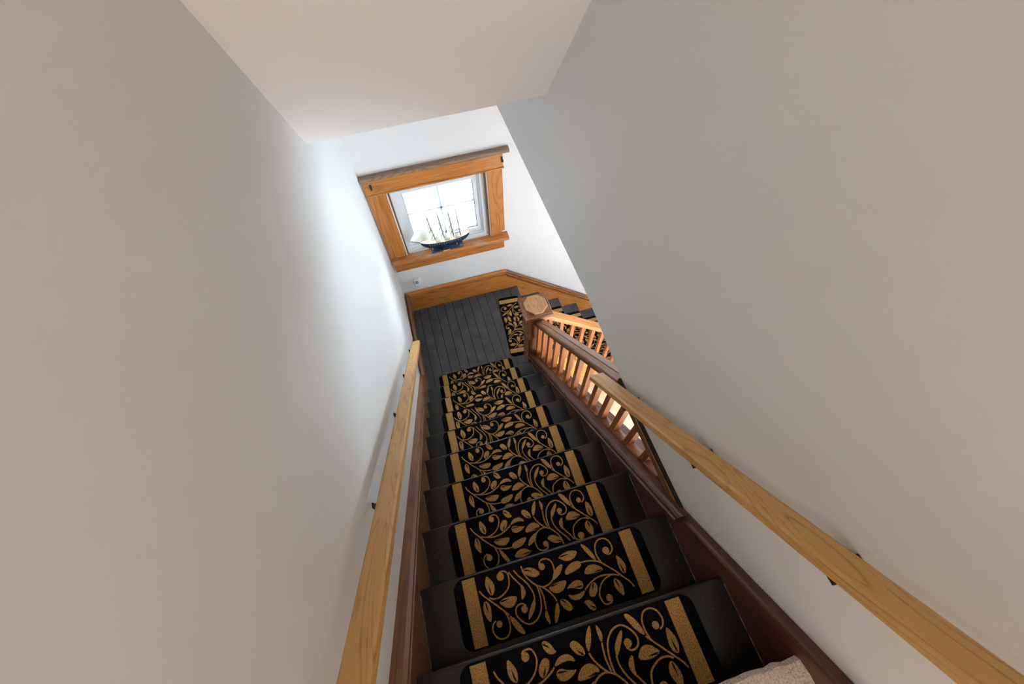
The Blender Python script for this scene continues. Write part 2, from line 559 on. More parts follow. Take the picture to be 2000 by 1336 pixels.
for _y0, _y1, _z0, _z1 in ((-1.15, -1.08, 0, 2.1), (1.08, 1.15, 0, 2.1), (-1.08, 1.08, 0, 0.07), (-1.08, 1.08, 2.03, 2.1), (-0.035, 0.035, 0.07, 2.03)):
    MB().box(-0.05, 0.05, _y0, _y1, _z0, _z1).build('door_frame', M['white'], ent)
for _y0, _y1 in ((-1.08, -0.035), (0.035, 1.08)):
    MB().box(-0.004, 0.004, _y0, _y1, 0.07, 2.03).build('pane', M['glass'], ent)

struct(MB().prism_x([(0.05, HALL), (0.05, zn(0.05) - 0.1), (-1.578, 1.66), (-1.578, 2.03), (-5.0, 2.03), (-5.0, HALL)], 0.972, 1.028).build('wall_stair_side', M['wall']),
       'wall under the open side of the upper stairs', 'wall')

struct(MB().box(-30, 40, YB + 0.2, 60, HALL - 0.6, HALL - 0.5).build('ground_outside', mat_paint('pale_gravel_ground', (0.11, 0.11, 0.11), 0.9)), 'pale ground outside the landing window', 'ground')

# landing floor, dark boards running away from the stairs
fl = struct(MB().box(XL, X0 - 0.04, 0.0, YB, -0.16, -0.006).build('floor_landing', M['mat']), 'charcoal painted board floor of the landing', 'floor')
bw = 0.0863
xx = XL
k = 0
while xx < X0 - 0.03:
    x1 = min(xx + bw, X0 - 0.022)
    y0 = -0.03 if x1 < 0.93 else 0.05
    MB().box(xx + 0.0024, x1 - 0.0024, y0, YB - 0.02, -0.006, random.uniform(-0.0008, 0.0)).build('floor_board', M['charcoal'], fl)
    xx = x1
    k += 1
_np = [(X0 - 0.022, -0.03)] + [(X0 - 0.012 + 0.014 * math.sin(t), -0.015 - 0.015 * math.cos(t)) for t in [math.pi * i / 6 for i in range(7)]] + [(X0 - 0.022, 0.0)]
MB().prism_y(_np, 0.05, YB - 0.02).build('nosing', M['charcoal'], fl, smooth=True)

# baseboards: face board plus moulded top
BASE_M = [(0.0, 0.185), (0.012, 0.185), (0.018, 0.197), (0.018, 0.212), (0.005, 0.216), (0.005, 0.236), (0.02, 0.242), (0.02, 0.26), (0.01, 0.274), (0.0, 0.276)]
bb = struct(MB().box(XL + 0.02, 0.986, YB - 0.022, YB, 0.0, 0.19).build('baseboard_back', M['honeyX']), 'honey stained wooden baseboard below the landing window', 'baseboard')
MB().prism_x([(YB - 0.008 - a, b) for a, b in BASE_M], XL + 0.02, 0.986).build('moulding', M['honeyX'], bb)
bl = struct(MB().box(XL, 0.0, 0.105, YB - 0.0, 0.0, 0.19).build('baseboard_left', M['walnutY']), 'reddish-brown wooden baseboard along the left landing wall', 'baseboard')
MB().prism_y([(XL + 0.014 + a * 1.2, b) for a, b in BASE_M], 0.105, YB - 0.005).build('moulding', M['walnutY'], bl)

# dark trim under the raw edge of the right wall
t1 = struct(MB().box(0.938, XR + 0.072, -1.575, -0.985, 1.733, 1.772, 0.003).build('trim_1', M['walnutY']), 'dark wooden trim under the lower edge of the right wall', 'trim')
MB().box(0.943, XR, -1.575, -0.985, 1.772, 1.781).build('bead', M['black'], t1)

# upper floor: carpet edge at the head of the stairs
fu = struct(MB().box(XL, XR, -4.6, -1.96, UP - 0.1, UP - 0.012).build('floor_upper', M['carpet']), 'beige carpeted floor at the top of the stairs', 'floor')
_ry = []
for i in range(41):
    x = 0.0 + 0.93 * i / 40
    w = random.uniform(-0.003, 0.003)
    _ry.append([(x, -4.6, UP - 0.012), (x, -1.96, UP - 0.012), (x, -1.925 + w, UP - 0.05), (x, -1.902 + w, UP - 0.045), (x, -1.89 + w, UP - 0.022),
                (x, -1.896 + w, UP - 0.006 + w), (x, -1.925 + w, UP + 0.004 + w), (x, -4.6, UP + 0.004)])
MB().loft(_ry).build('carpet', M['carpet'], fu, smooth=True)

# ------------------------------------------------------------------ the landing window
win = struct(empty('window_1', (0.495, YB, WZ0)), 'small wood-cased white window on the landing', 'window')


def W(mb, name, mat, smooth=False):
    o = mb.build(name, mat, win, smooth=smooth)
    o.location = (-0.495, -YB, -WZ0)
    return o


W(MB().box(-0.016, WX0, 1.005, YB, WZ0, 1.405, 0.003), 'side_casing', M['honeyZ'])
W(MB().prism_y([(WX1, WZ0), (0.962, WZ0), (0.962, 0.79), (0.988, 0.796), (0.988, 1.405), (WX1, 1.405)], 1.005, YB), 'side_casing', M['honeyZ'])
W(MB().box(-0.014, 0.996, 1.0, YB, 1.405, 1.52, 0.003), 'head_casing', M['honeyX'])
W(MB().box(-0.018, 1.002, 0.993, YB, 1.396, 1.409, 0.003), 'bead', M['honeyX'])
W(MB().prism_x([(YB, 1.518), (0.992, 1.518), (0.984, 1.526), (0.984, 1.545), (0.99, 1.55), (YB, 1.55)], -0.026, 1.042), 'cap_moulding', M['cap'])
_st = [(1.04, 0.719), (0.962, 0.719)] + [(0.955 - 0.006 * math.sin(t), 0.737 - 0.017 * math.cos(t)) for t in [math.pi * i / 6 for i in range(7)]] + [(1.04, 0.755)]
W(MB().prism_x(_st, -0.02, 1.012), 'stool', M['stool'], True)
W(MB().box(-0.012, 0.977, 1.0, YB, 0.594, 0.719, 0.003), 'apron', M['honeyX'])
# thin white stops between casing and frame
for a, b in ((WX0, WX0 + 0.008), (WX1 - 0.008, WX1)):
    W(MB().box(a, b, 1.012, 1.05, WZ0, WZ1), 'stop', M['white'])
W(MB().box(WX0 + 0.008, WX0 + 0.02, 1.02, 1.06, WZ0, WZ1), 'stop', M['walnutZ'])
W(MB().box(WX1 - 0.02, WX1 - 0.008, 1.02, 1.06, WZ0, WZ1), 'stop', M['walnutZ'])


def ring(mb, x0, x1, z0, z1, w, y0, y1):
    o = [(x0, z0), (x1, z0), (x1, z1), (x0, z1)]
    i = [(x0 + w, z0 + w), (x1 - w, z0 + w), (x1 - w, z1 - w), (x0 + w, z1 - w)]
    v = [(a, y, b) for y in (y0, y1) for a, b in o + i]
    f = []
    for k in range(4):
        j = (k + 1) % 4
        f += [(k, j, 4 + j, 4 + k), (8 + k, 12 + k, 12 + j, 8 + j), (k, 8 + k, 8 + j, j), (4 + k, 4 + j, 12 + j, 12 + k)]
    return mb.add(v, f)


W(ring(MB(), WX0 + 0.02, WX1 - 0.02, WZ0, WZ1 - 0.0, 0.035, 1.044, 1.14), 'window_frame', M['white'])
W(ring(MB(), WX0 + 0.055, WX1 - 0.055, WZ0 + 0.035, WZ1 - 0.035, 0.012, 1.056, 1.14), 'window_frame', M['white'])
W(ring(MB(), WX0 + 0.067, WX1 - 0.067, WZ0 + 0.047, WZ1 - 0.047, 0.036, 1.068, 1.14), 'sash', M['white'])
W(ring(MB(), WX0 + 0.1015, WX1 - 0.1015, WZ0 + 0.0815, WZ1 - 0.0815, 0.005, 1.084, 1.1), 'gasket', M['gasket'])
gx0, gx1, gz0, gz1 = WX0 + 0.1, WX1 - 0.1, WZ0 + 0.08, WZ1 - 0.08
W(MB().box(gx0, gx1, 1.094, 1.098, gz0, gz1), 'pane', M['glass'])
W(MB().box(gx0, gx1, 1.116, 1.12, gz0, gz1), 'pane', M['glass'])
W(MB().box(0.5 * (gx0 + gx1) - 0.008, 0.5 * (gx0 + gx1) + 0.008, 1.103, 1.111, gz0, gz1), 'grille_bar', M['white'])
W(MB().box(gx0, gx1, 1.103, 1.111, 1.085, 1.1), 'grille_bar', M['white'])

# ------------------------------------------------------------------ upper flight
st = tag(empty('staircase', (0, 0, 0)), 'steep black painted upper stair flight climbing from the landing', 'staircase')
for k in range(9):
    yN, z = -k * G, (k + 1) * RI
    r = 0.013
    prof = [(yN - G - 0.03, z), (yN - G - 0.03, z - 0.028), (yN - r, z - 0.028)]
    prof += [(yN - r + r * math.sin(t), z - 0.014 - 0.014 * math.cos(t)) for t in [math.pi * i / 6 for i in range(1, 6)]]
    prof += [(yN - r, z)]
    td = MB().prism_x(prof, 0.0, SW).build('tread', M['black'], st, smooth=True)
    for xa in (0.0, SW - 0.0022):
        MB().box(xa, xa + 0.0022, yN - G - 0.02, yN - 0.02, z - 0.001, z + 0.0012).build('worn_edge_line', M['scuff'], td)
for k in range(10):
    yN = -k * G
    MB().box(0.0, SW, yN - 0.045, yN - 0.027, k * RI, (k + 1) * RI - 0.028).build('riser', M['black'], st)
sk = slope_sweep(MB(), [(XL, -0.33), (0.0, -0.33), (0.0, 0.12), (XL, 0.12)], -1.93, 0.105).build('skirt_board', M['walnutY'], st, SLOC, SROT)
slope_sweep(MB(), [(XL, 0.083), (0.006, 0.083), (0.010, 0.096), (0.010, 0.108), (0.003, 0.114), (0.003, 0.13), (0.013, 0.138), (0.013, 0.156), (0.003, 0.170), (XL, 0.174)],
            -2.1, 0.105).build('moulding', M['walnutY'], sk)
sg = slope_sweep(MB(), [(SW, -0.33), (0.95, -0.33), (0.953, 0.09), (SW + 0.01, 0.092), (SW + 0.004, 0.088), (SW, 0.08)], -1.99, 0.05).build('stringer', M['mahoY'], st, SLOC, SROT)
slope_sweep(MB(), [(0.935, 0.03), (0.914, 0.03), (0.909, 0.04), (0.909, 0.05), (0.916, 0.056), (0.916, 0.072), (0.908, 0.08), (0.908, 0.096), (0.915, 0.107), (0.922, 0.113), (0.935, 0.113)],
            -1.535, 0.05).build('moulding', M['mahoY'], sg)
slope_sweep(MB(), [(0.934, -0.1), (1.04, -0.1), (1.04, 0.1), (0.934, 0.1)], -1.5, 0.05).build('shoe_rail', M['mahoY'], sg)

# ------------------------------------------------------------------ newel post
NX, NY = 0.975, 0.118
nw = tag(empty('newel_post', (NX, NY, 0)), 'square brown wooden newel post with an octagonal top on the landing', 'newel post')
MB().box(-0.065, 0.065, -0.065, 0.065, -0.25, 0.53, 0.004).build('shaft', M['walnutZ'], nw)
MB().box(-0.076, 0.076, -0.076, 0.076, 0.52, 0.80, 0.004).build('upper_block', M['walnutZ'], nw)
MB().box(-0.081, 0.081, -0.081, 0.081, 0.512, 0.528, 0.004).build('collar', M['walnutX'], nw)
cp = MB().loft([[(s * a, t * a, z) for s, t in ((-1, -1), (1, -1), (1, 1), (-1, 1))] for a, z in
                ((0.076, 0.79), (0.09, 0.806), (0.108, 0.812), (0.108, 0.835), (0.104, 0.84), (0.092, 0.84), (0.087, 0.846))]).build('cap', M['walnutX'], nw)
oct_ = lambda a, z: [(a * math.cos(math.pi / 8 + i * math.pi / 4), a * math.sin(math.pi / 8 + i * math.pi / 4), z) for i in range(8)]
MB().loft([oct_(0.086, 0.845), oct_(0.091, 0.862), oct_(0.088, 0.868)]).build('octagonal_block', M['oakcap'], cp)

# ------------------------------------------------------------------ banister of the upper flight
XB = 0.978
rl = tag(empty('stair_railing', (XB, 0, RI)), 'brown banister with square balusters beside the upper flight', 'railing')


def place(o, loc=(0, 0, 0), rot=None, par=None):
    o.parent = par
    o.matrix_parent_inverse = Matrix.Translation(par.location).inverted()
    o.location = loc
    if rot:
        o.rotation_euler = rot
    return o


rail_prof = [(XB - 0.03, 0.53), (XB + 0.03, 0.53), (XB + 0.036, 0.555), (XB + 0.036, 0.592), (XB + 0.03, 0.602), (XB - 0.005, 0.604), (XB - 0.008, 0.598),
             (XB - 0.016, 0.598), (XB - 0.03, 0.59), (XB - 0.039, 0.574), (XB - 0.041, 0.556), (XB - 0.036, 0.54)]
place(slope_sweep(MB(), rail_prof, -0.99, 0.043).build('handrail', M['walnutY'], smooth=True), SLOC, SROT, rl)
HB = 0.0155
YBAL = [-0.1065 * k for k in range(0, 14)]
for y in YBAL:
    c0 = [(XB - HB, y - HB), (XB + HB, y - HB), (XB + HB, y + HB), (XB - HB, y + HB)]
    top = lambda yy: min(zn(yy) + 0.535, 1.738)
    v = [(a, b, zn(b) + 0.095) for a, b in c0] + [(a, b, top(b)) for a, b in c0]
    mb = MB().add(v, [(3, 2, 1, 0), (4, 5, 6, 7), (0, 1, 5, 4), (1, 2, 6, 5), (2, 3, 7, 6), (3, 0, 4, 7)])
    place(mb.build('baluster', M['balus']), (0, 0, 0), None, rl)
for i in range(len(YBAL)):
    ya = YBAL[i] - HB
    yb = (YBAL[i + 1] + HB) if i + 1 < len(YBAL) else YBAL[i] - 0.07
    place(slope_sweep(MB(), [(XB - 0.02, 0.098), (XB + 0.02, 0.098), (XB + 0.02, 0.11), (XB + 0.016, 0.116), (XB - 0.016, 0.116), (XB - 0.02, 0.11)], yb, ya)
          .build('fillet', M['walnutY']), SLOC, SROT, rl)

# ------------------------------------------------------------------ lower flight
ls = tag(empty('staircase', (X0, 0, 0)), 'black painted lower stair flight going down beside the window wall', 'staircase')
LY0, LY1 = 0.158, YB - 0.022


def L(mb, name, mat, par=ls, smooth=False, sl=False):
    o = mb.build(name, mat, smooth=smooth)
    o.parent = par
    o.matrix_parent_inverse = Matrix.Translation((X0, 0, 0)).inverted()
    if sl:
        o.location, o.rotation_euler = LLOC, LROT
    return o


for k in range(1, 5):
    xN, z = X0 + k * LG, -k * LR
    prof = [(xN - LG - 0.03, z), (xN - LG - 0.03, z - 0.028), (xN - 0.013, z - 0.028)]
    prof += [(xN - 0.013 + 0.013 * math.sin(t), z - 0.014 - 0.014 * math.cos(t)) for t in [math.pi * i / 6 for i in range(1, 6)]]
    prof += [(xN - 0.013, z)]
    L(MB().prism_y(prof, LY0, LY1), 'tread', M['charcoal'], smooth=True)
for k in range(0, 5):
    xN, z = X0 + k * LG, -k * LR
    L(MB().box(xN - 0.045, xN - 0.027, LY0, LY1, z - LR, z - 0.03), 'riser', M['charcoal'])
lsk = L(lower_sweep(MB(), [(LY1, -0.33), (YB, -0.33), (YB, 0.15), (LY1, 0.15)], 0.986, 2.35), 'skirt_board', M['honeyX'], sl=True)
_o = lower_sweep(MB(), [(YB - 0.012 - a, b - 0.088) for a, b in BASE_M], 0.986, 2.35).build('moulding', M['walnutX'], lsk)
lst = L(lower_sweep(MB(), [(0.085, -0.33), (LY0, -0.33), (LY0, 0.08), (0.085, 0.08)], 1.045, 2.3), 'stringer', M['honeyX'], sl=True)

lr = tag(empty('stair_railing', (X0, NY, 0)), 'orange-brown banister going down to the hall behind the newel post', 'railing')
lrp = [(NY - 0.03, 0.645), (NY + 0.03, 0.645), (NY + 0.036, 0.665), (NY + 0.036, 0.70), (NY + 0.03, 0.708), (NY - 0.018, 0.708), (NY - 0.034, 0.70), (NY - 0.04, 0.68), (NY - 0.037, 0.66)]
place(lower_sweep(MB(), lrp, 1.052, 2.3).build('handrail', M['honeyX'], smooth=True), LLOC, LROT, lr)
zl = lambda x: -(x - X0) * LR / LG
for k in range(0, 11):
    x = 1.108 + 0.105 * k
    c0 = [(x - HB, NY - HB), (x + HB, NY - HB), (x + HB, NY + HB), (x - HB, NY + HB)]
    v = [(a, b, zl(a) + 0.075) for a, b in c0] + [(a, b, zl(a) + 0.65) for a, b in c0]
    mb = MB().add(v, [(3, 2, 1, 0), (4, 5, 6, 7), (0, 1, 5, 4), (1, 2, 6, 5), (2, 3, 7, 6), (3, 0, 4, 7)])
    place(mb.build('baluster', M['balus']), (0, 0, 0), None, lr)

# ------------------------------------------------------------------ oak handrails on the walls
def wall_rail(label, x0, x1, h0, h1, ya, yb, xwall, ys, hb):
    t = tag(empty('wall_handrail', (xwall, yb, zn(yb) + h0)), label, 'handrail')
    c = 0.006
    prof = [(x0 + c, h0), (x1 - c, h0), (x1, h0 + c), (x1, h1 - c), (x1 - c, h1), (x0 + c, h1), (x0, h1 - c), (x0, h0 + c)]
    place(slope_sweep(MB(), prof, ya, yb).build('rail', M['oakY']), SLOC, SROT, t)
    s = 1 if xwall < 0.5 else -1
    xm = 0.5 * (x0 + x1)
    for y in ys:
        z = zn(y) + hb
        mb = MB()
        mb.box(min(xwall, xwall + s * 0.006), max(xwall, xwall + s * 0.006), y - 0.009, y + 0.009, z - 0.035, z + 0.008, 0.002)
        b = place(mb.build('bracket', M['iron']), (0, 0, 0), None, t)
        arm = MB().tube([(xwall + s * 0.004, y, z), (xwall + s * 0.03, y, z - 0.006), (xm - s * 0.004, y, z + 0.002), (xm, y, zn(y) + h0 + 0.002)], 0.006)
        arm.build('arm', M['iron'], b, smooth=True)
        slope_pad = MB().box(xm - 0.012, xm + 0.012, y - 0.025, y + 0.025, zn(y) + h0 - 0.02, zn(y) + h0 - 0.015)
        slope_pad.build('saddle', M['iron'], b)
    return t


wall_rail('light oak handrail mounted on the left wall', 0.008, 0.068, 0.608, 0.65, -2.3, 0.2, XL, (0.14, -0.319, -0.759, -1.265, -1.75), 0.57)
wall_rail('light oak handrail mounted on the right wall', 0.866, 0.927, 0.558, 0.60, -2.3, -0.905, XR, (-1.118, -1.417, -1.708, -2.0), 0.545)

# ------------------------------------------------------------------ stair mats with a woven vine pattern
def chaikin(p, n=2, closed=False):
    for _ in range(n):
        q = [] if closed else [p[0]]
        m = len(p) if closed else len(p) - 1
        for i in range(m):
            a, b = p[i], p[(i + 1) % len(p)]
            q.append((0.75 * a[0] + 0.25 * b[0], 0.75 * a[1] + 0.25 * b[1]))
            q.append((0.25 * a[0] + 0.75 * b[0], 0.25 * a[1] + 0.75 * b[1]))
        if not closed:
            q.append(p[-1])
        p = q
    return p


def catmull(p, n=4):
    q = []
    P = [p[0]] + list(p) + [p[-1]]
    for i in range(1, len(P) - 2):
        a, b, c, d = P[i - 1], P[i], P[i + 1], P[i + 2]
        for k in range(n):
            t = k / n
            q.append(tuple(0.5 * (2 * b[j] + (c[j] - a[j]) * t + (2 * a[j] - 5 * b[j] + 4 * c[j] - d[j]) * t * t + (3 * b[j] - a[j] - 3 * c[j] + d[j]) * t ** 3) for j in (0, 1)))
    q.append(p[-1])
    return q


MW, MD, MT = 0.692, 0.21, 0.008
ZP = MT + 0.0016


def rrect(w, d, r, z, n=6):
    out = []
    for cx_, cy_, a0 in ((w - r, d - r, 0), (-w + r, d - r, 90), (-w + r, -d + r, 180), (w - r, -d + r, 270)):
        for i in range(n + 1):
            a = math.radians(a0 + 90 * i / n)
            out.append((cx_ + r * math.cos(a), cy_ + r * math.sin(a), z))
    return out


def mat_meshes():
    body = MB().loft([rrect(MW / 2, MD / 2, 0.036, 0), rrect(MW / 2, MD / 2, 0.036, MT - 0.003), rrect(MW / 2 - 0.003, MD / 2 - 0.003, 0.034, MT)])
    band = MB().loft([[(a, b, MT - 0.001) for a, b in ((-0.023, -0.1), (0.023, -0.1), (0.023, 0.1), (-0.023, 0.1))],
                      [(a, b, ZP) for a, b in ((-0.022, -0.099), (0.022, -0.099), (0.022, 0.099), (-0.022, 0.099))]])
    pat = MB()

    def poly(pts, mi=0, z=ZP):
        pat.loft([[(a, b, MT - 0.001) for a, b in pts], [(a, b, z) for a, b in pts]], mi=mi)

    for pts, blob in STROKES:
        p = catmull([(a / 1000, b / 1000) for a, b in pts])
        l, r_ = [], []
        for i in range(len(p)):
            a, b = p[max(0, i - 1)], p[min(len(p) - 1, i + 1)]
            dx, dy = b[0] - a[0], b[1] - a[1]
            n = math.hypot(dx, dy) or 1
            w = 0.0023 + random.uniform(-0.0002, 0.0003)
            l.append((p[i][0] - dy / n * w, p[i][1] + dx / n * w))
            r_.append((p[i][0] + dy / n * w, p[i][1] - dx / n * w))
        n = len(p)
        v = [(a, b, MT - 0.001) for a, b in l] + [(a, b, MT - 0.001) for a, b in r_] + [(a, b, ZP) for a, b in l] + [(a, b, ZP) for a, b in r_]
        f = []
        for i in range(n - 1):
            f += [(2 * n + i, 3 * n + i, 3 * n + i + 1, 2 * n + i + 1), (i, 2 * n + i, 2 * n + i + 1, i + 1), (n + i, n + i + 1, 3 * n + i + 1, 3 * n + i)]
        pat.add(v, f)
        if blob:
            poly([((blob[0] + blob[2] * math.cos(t)) / 1000, (blob[1] + blob[2] * math.sin(t)) / 1000) for t in [2 * math.pi * i / 14 for i in range(14)]])
    for pts, base in LEAVES:
        p = [(a / 1000, b / 1000) for a, b in pts]
        poly(chaikin(p, 1, True))
        if base >= 0:
            b0 = Vector(p[base])
            far = max(p, key=lambda q: (Vector(q) - b0).length)
            ax = Vector(far) - b0
            nrm = Vector((-ax.y, ax.x)).normalized()
            w = 0.0024
            pts_ = [b0 + ax * 0.04, b0 + ax * 0.2 + nrm * w, b0 + ax * 0.4 + nrm * w * 0.7, b0 + ax * 0.58, b0 + ax * 0.4 - nrm * w * 0.5, b0 + ax * 0.2 - nrm * w]
            poly([tuple(q) for q in pts_], 1, ZP + 0.0007)
    return body, band, pat


_b, _bd, _pt = mat_meshes()
mat_root = tag(empty('stair_mat', (0, 0, -50)), 'x', 'mat')
mat_body = _b.build('mat_body', M['mat'], mat_root)
mat_band = _bd.build('edge_band', M['gold'], mat_root, (-0.29, 0, 0))
mat_band2 = link('edge_band', mat_band.data, mat_root, (0.29, 0, 0))
mat_pat = _pt.build('vine_pattern', [M['gold'], M['mat']], mat_root)
MAT_PARTS = [mat_body, mat_band, mat_band2, mat_pat]
_first = [True]


def place_mat(loc, rotz, label, group):
    if _first[0]:
        r_ = mat_root
        _first[0] = False
    else:
        r_ = mat_root.copy()
        COL.objects.link(r_)
        for p in MAT_PARTS:
            c = p.copy()
            COL.objects.link(c)
            c.parent = r_
    r_.location, r_.rotation_euler = loc, (0, 0, rotz)
    r_['label'], r_['group'], r_['category'] = label, group, 'mat'


ORD = ['lowest', 'second lowest', 'third lowest', 'fourth lowest', 'fifth lowest', 'sixth lowest', 'third highest', 'second highest', 'highest']
KIND = [0, 1, 0, 0, 1, 1, 1, 0, 1]
MX = [0.452, 0.455, 0.452, 0.455, 0.458, 0.455, 0.452, 0.4605, 0.462]
place_mat((0.447, 0.1, 0), math.pi, 'black and gold vine mat on the landing at the foot of the upper stairs', 'black and gold vine mats')
for k in range(9):
    place_mat((MX[k], -k * G - 0.1135, (k + 1) * RI), math.pi * KIND[k],
              'black and gold vine mat on the %s step of the upper flight' % ORD[k], 'black and gold vine mats')
place_mat((0.93, 0.545, 0), math.pi / 2 - 0.085, 'black and gold vine mat on the landing edge beside the newel post', 'black and gold vine mats')
LO = ['highest', 'second highest', 'third highest', 'lowest']
for k in range(1, 5):
    place_mat((X0 + k * LG - 0.1135, 0.545, -k * LR), math.pi / 2 + (math.pi if k % 2 else 0),
              'black and gold vine mat on the %s step of the lower flight' % LO[k - 1], 'black and gold vine mats')

# ------------------------------------------------------------------ small things on the back wall
ot = tag(empty('wall_outlet', (0.138, YB, 0.395)), 'white wall outlet low on the back wall below the window', 'outlet')
MB().box(-0.036, 0.036, -0.006, 0, -0.058, 0.058, 0.002).build('cover_plate', M['plate'], ot)
MB().box(-0.017, 0.017, -0.009, -0.005, -0.042, -0.008, 0.002).build('socket', M['plate'], ot)
nl = tag(empty('night_light', (0.128, YB - 0.009, 0.42)), 'small white plug-in night light in the wall outlet', 'night light')
MB().box(-0.024, 0.024, -0.03, 0, -0.028, 0.03, 0.005).build('housing', M['plate'], nl)
MB().tube([(0.0, -0.028, 0.008), (0.0, -0.038, 0.008), (0.0, -0.046, 0.006), (0.0, -0.05, 0.004)], [0.013, 0.014, 0.011, 0.004], 12).build('lens', M['grey'], nl, smooth=True)

for x, lab in ((0.035, 'small metal curtain hook on the left end of the window head casing'),
               (0.988, 'small metal curtain hook on the right end of the window head casing')):
    h = tag(empty('curtain_hook', (x, 1.0, 1.47)), lab, 'hook', 'curtain hooks on the window casing')
    MB().box(-0.007, 0.007, -0.004, 0, -0.022, 0.022, 0.001).build('back_plate', M['iron'], h)
    MB().tube([(0, -0.003, 0.006), (0, -0.02, 0.004), (0, -0.032, -0.002), (0.0, -0.036, 0.01), (0, -0.034, 0.018)], 0.0035, 6).build('arm', M['iron'], h, smooth=True)

# ------------------------------------------------------------------ the model ship on the window stool
sh = tag(empty('model_ship', (0.46, 0.998, 0.755)), 'four-masted model sailing ship with navy hull on the window sill', 'model ship')
base = MB().box(-0.128, 0.15, -0.034, 0.034, 0, 0.012, 0.003)
stand = base.build('stand', M['navy'], sh)
for x in (-0.085, 0.11):
    MB().prism_x([(-0.028, 0.01), (0.028, 0.01), (0.03, 0.045), (0.012, 0.028), (-0.012, 0.028), (-0.03, 0.045)], x - 0.006, x + 0.006).build('cradle', M['navy'], stand)
MB().box(-0.03, 0.03, -0.0375, -0.034, 0.0015, 0.0105).build('name_plate', M['brass'], stand)
# hull: cross sections from bow to stern
secs = [(-0.20, 0.002, 0.095, 0.114), (-0.175, 0.011, 0.062, 0.108), (-0.14, 0.019, 0.036, 0.102), (-0.08, 0.025, 0.024, 0.096), (0.0, 0.027, 0.022, 0.093),
        (0.08, 0.026, 0.024, 0.095), (0.14, 0.023, 0.034, 0.101), (0.185, 0.018, 0.06, 0.109), (0.215, 0.010, 0.094, 0.12)]
rings_ = []
for x, w, zk, zs in secs:
    rings_.append([(x, -w, zs), (x, -w * 0.98, zs - (zs - zk) * 0.4), (x, -w * 0.7, zs - (zs - zk) * 0.8), (x, 0, zk),
                   (x, w * 0.7, zs - (zs - zk) * 0.8), (x, w * 0.98, zs - (zs - zk) * 0.4), (x, w, zs)])
hull = MB().loft(rings_).build('hull', M['navy'], sh, smooth=True)
dk = []
for x, w, zk, zs in secs:
    dk.append([(x, -w * 0.99, zs + 0.004), (x, w * 0.99, zs + 0.004), (x, w * 0.96, zs - 0.004), (x, -w * 0.96, zs - 0.004)])
MB().loft(dk).build('deck', M['deck'], sh)
for sgn in (-1, 1):
    MB().tube([(x, sgn * w, zs + 0.006) for x, w, zk, zs in secs], 0.0022, 6).build('gunwale', M['deck'], hull)
    for i in range(14):
        x = -0.13 + 0.02 * i
        j = max(q for q in range(len(secs) - 1) if secs[q][0] <= x)
        t = (x - secs[j][0]) / (secs[j + 1][0] - secs[j][0])
        w = secs[j][1] * (1 - t) + secs[j + 1][1] * t
        zz = secs[j][3] * (1 - t) + secs[j + 1][3] * t
        MB().box(x - 0.003, x + 0.003, sgn * w * 0.985 - 0.002, sgn * w * 0.985 + 0.002, zz - 0.016, zz - 0.01).build('gunport', M['rope'], hull)
for x, y in ((-0.115, -0.026), (0.095, -0.029)):
    MB().tube([(x, y, 0.055), (x, y - 0.001, 0.045)], [0.004, 0.006], 6).build('bell', M['brass'], hull)
MB().tube([(-0.145, -0.022, 0.098), (-0.143, -0.024, 0.055)], 0.0014, 6).build('anchor_shank', M['iron'], hull)
MB().tube([(-0.153, -0.024, 0.063), (-0.149, -0.024, 0.055), (-0.143, -0.024, 0.052), (-0.137, -0.024, 0.055), (-0.133, -0.024, 0.063)], 0.0014, 6).build('anchor_arms', M['iron'], hull)
for x0, x1 in ((-0.075, -0.035), (0.0, 0.05), (0.095, 0.13)):
    dh = MB().box(x0, x1, -0.012, 0.012, 0.09, 0.114, 0.001).build('deckhouse', M['sail'], sh)
    MB().box(x0 - 0.002, x1 + 0.002, -0.014, 0.014, 0.114, 0.118).build('roof', M['sail'], dh)
MB().tube([(-0.185, 0, 0.112), (-0.24, 0, 0.138), (-0.288, 0, 0.16)], [0.0045, 0.0038, 0.0022], 6).build('bowsprit', M['spar'], sh)
ANG = math.radians(32)
masts = [(-0.07, -0.108, 0.40, 4), (0.005, -0.018, 0.418, 4), (0.085, 0.068, 0.412, 4), (0.142, 0.132, 0.385, 0)]
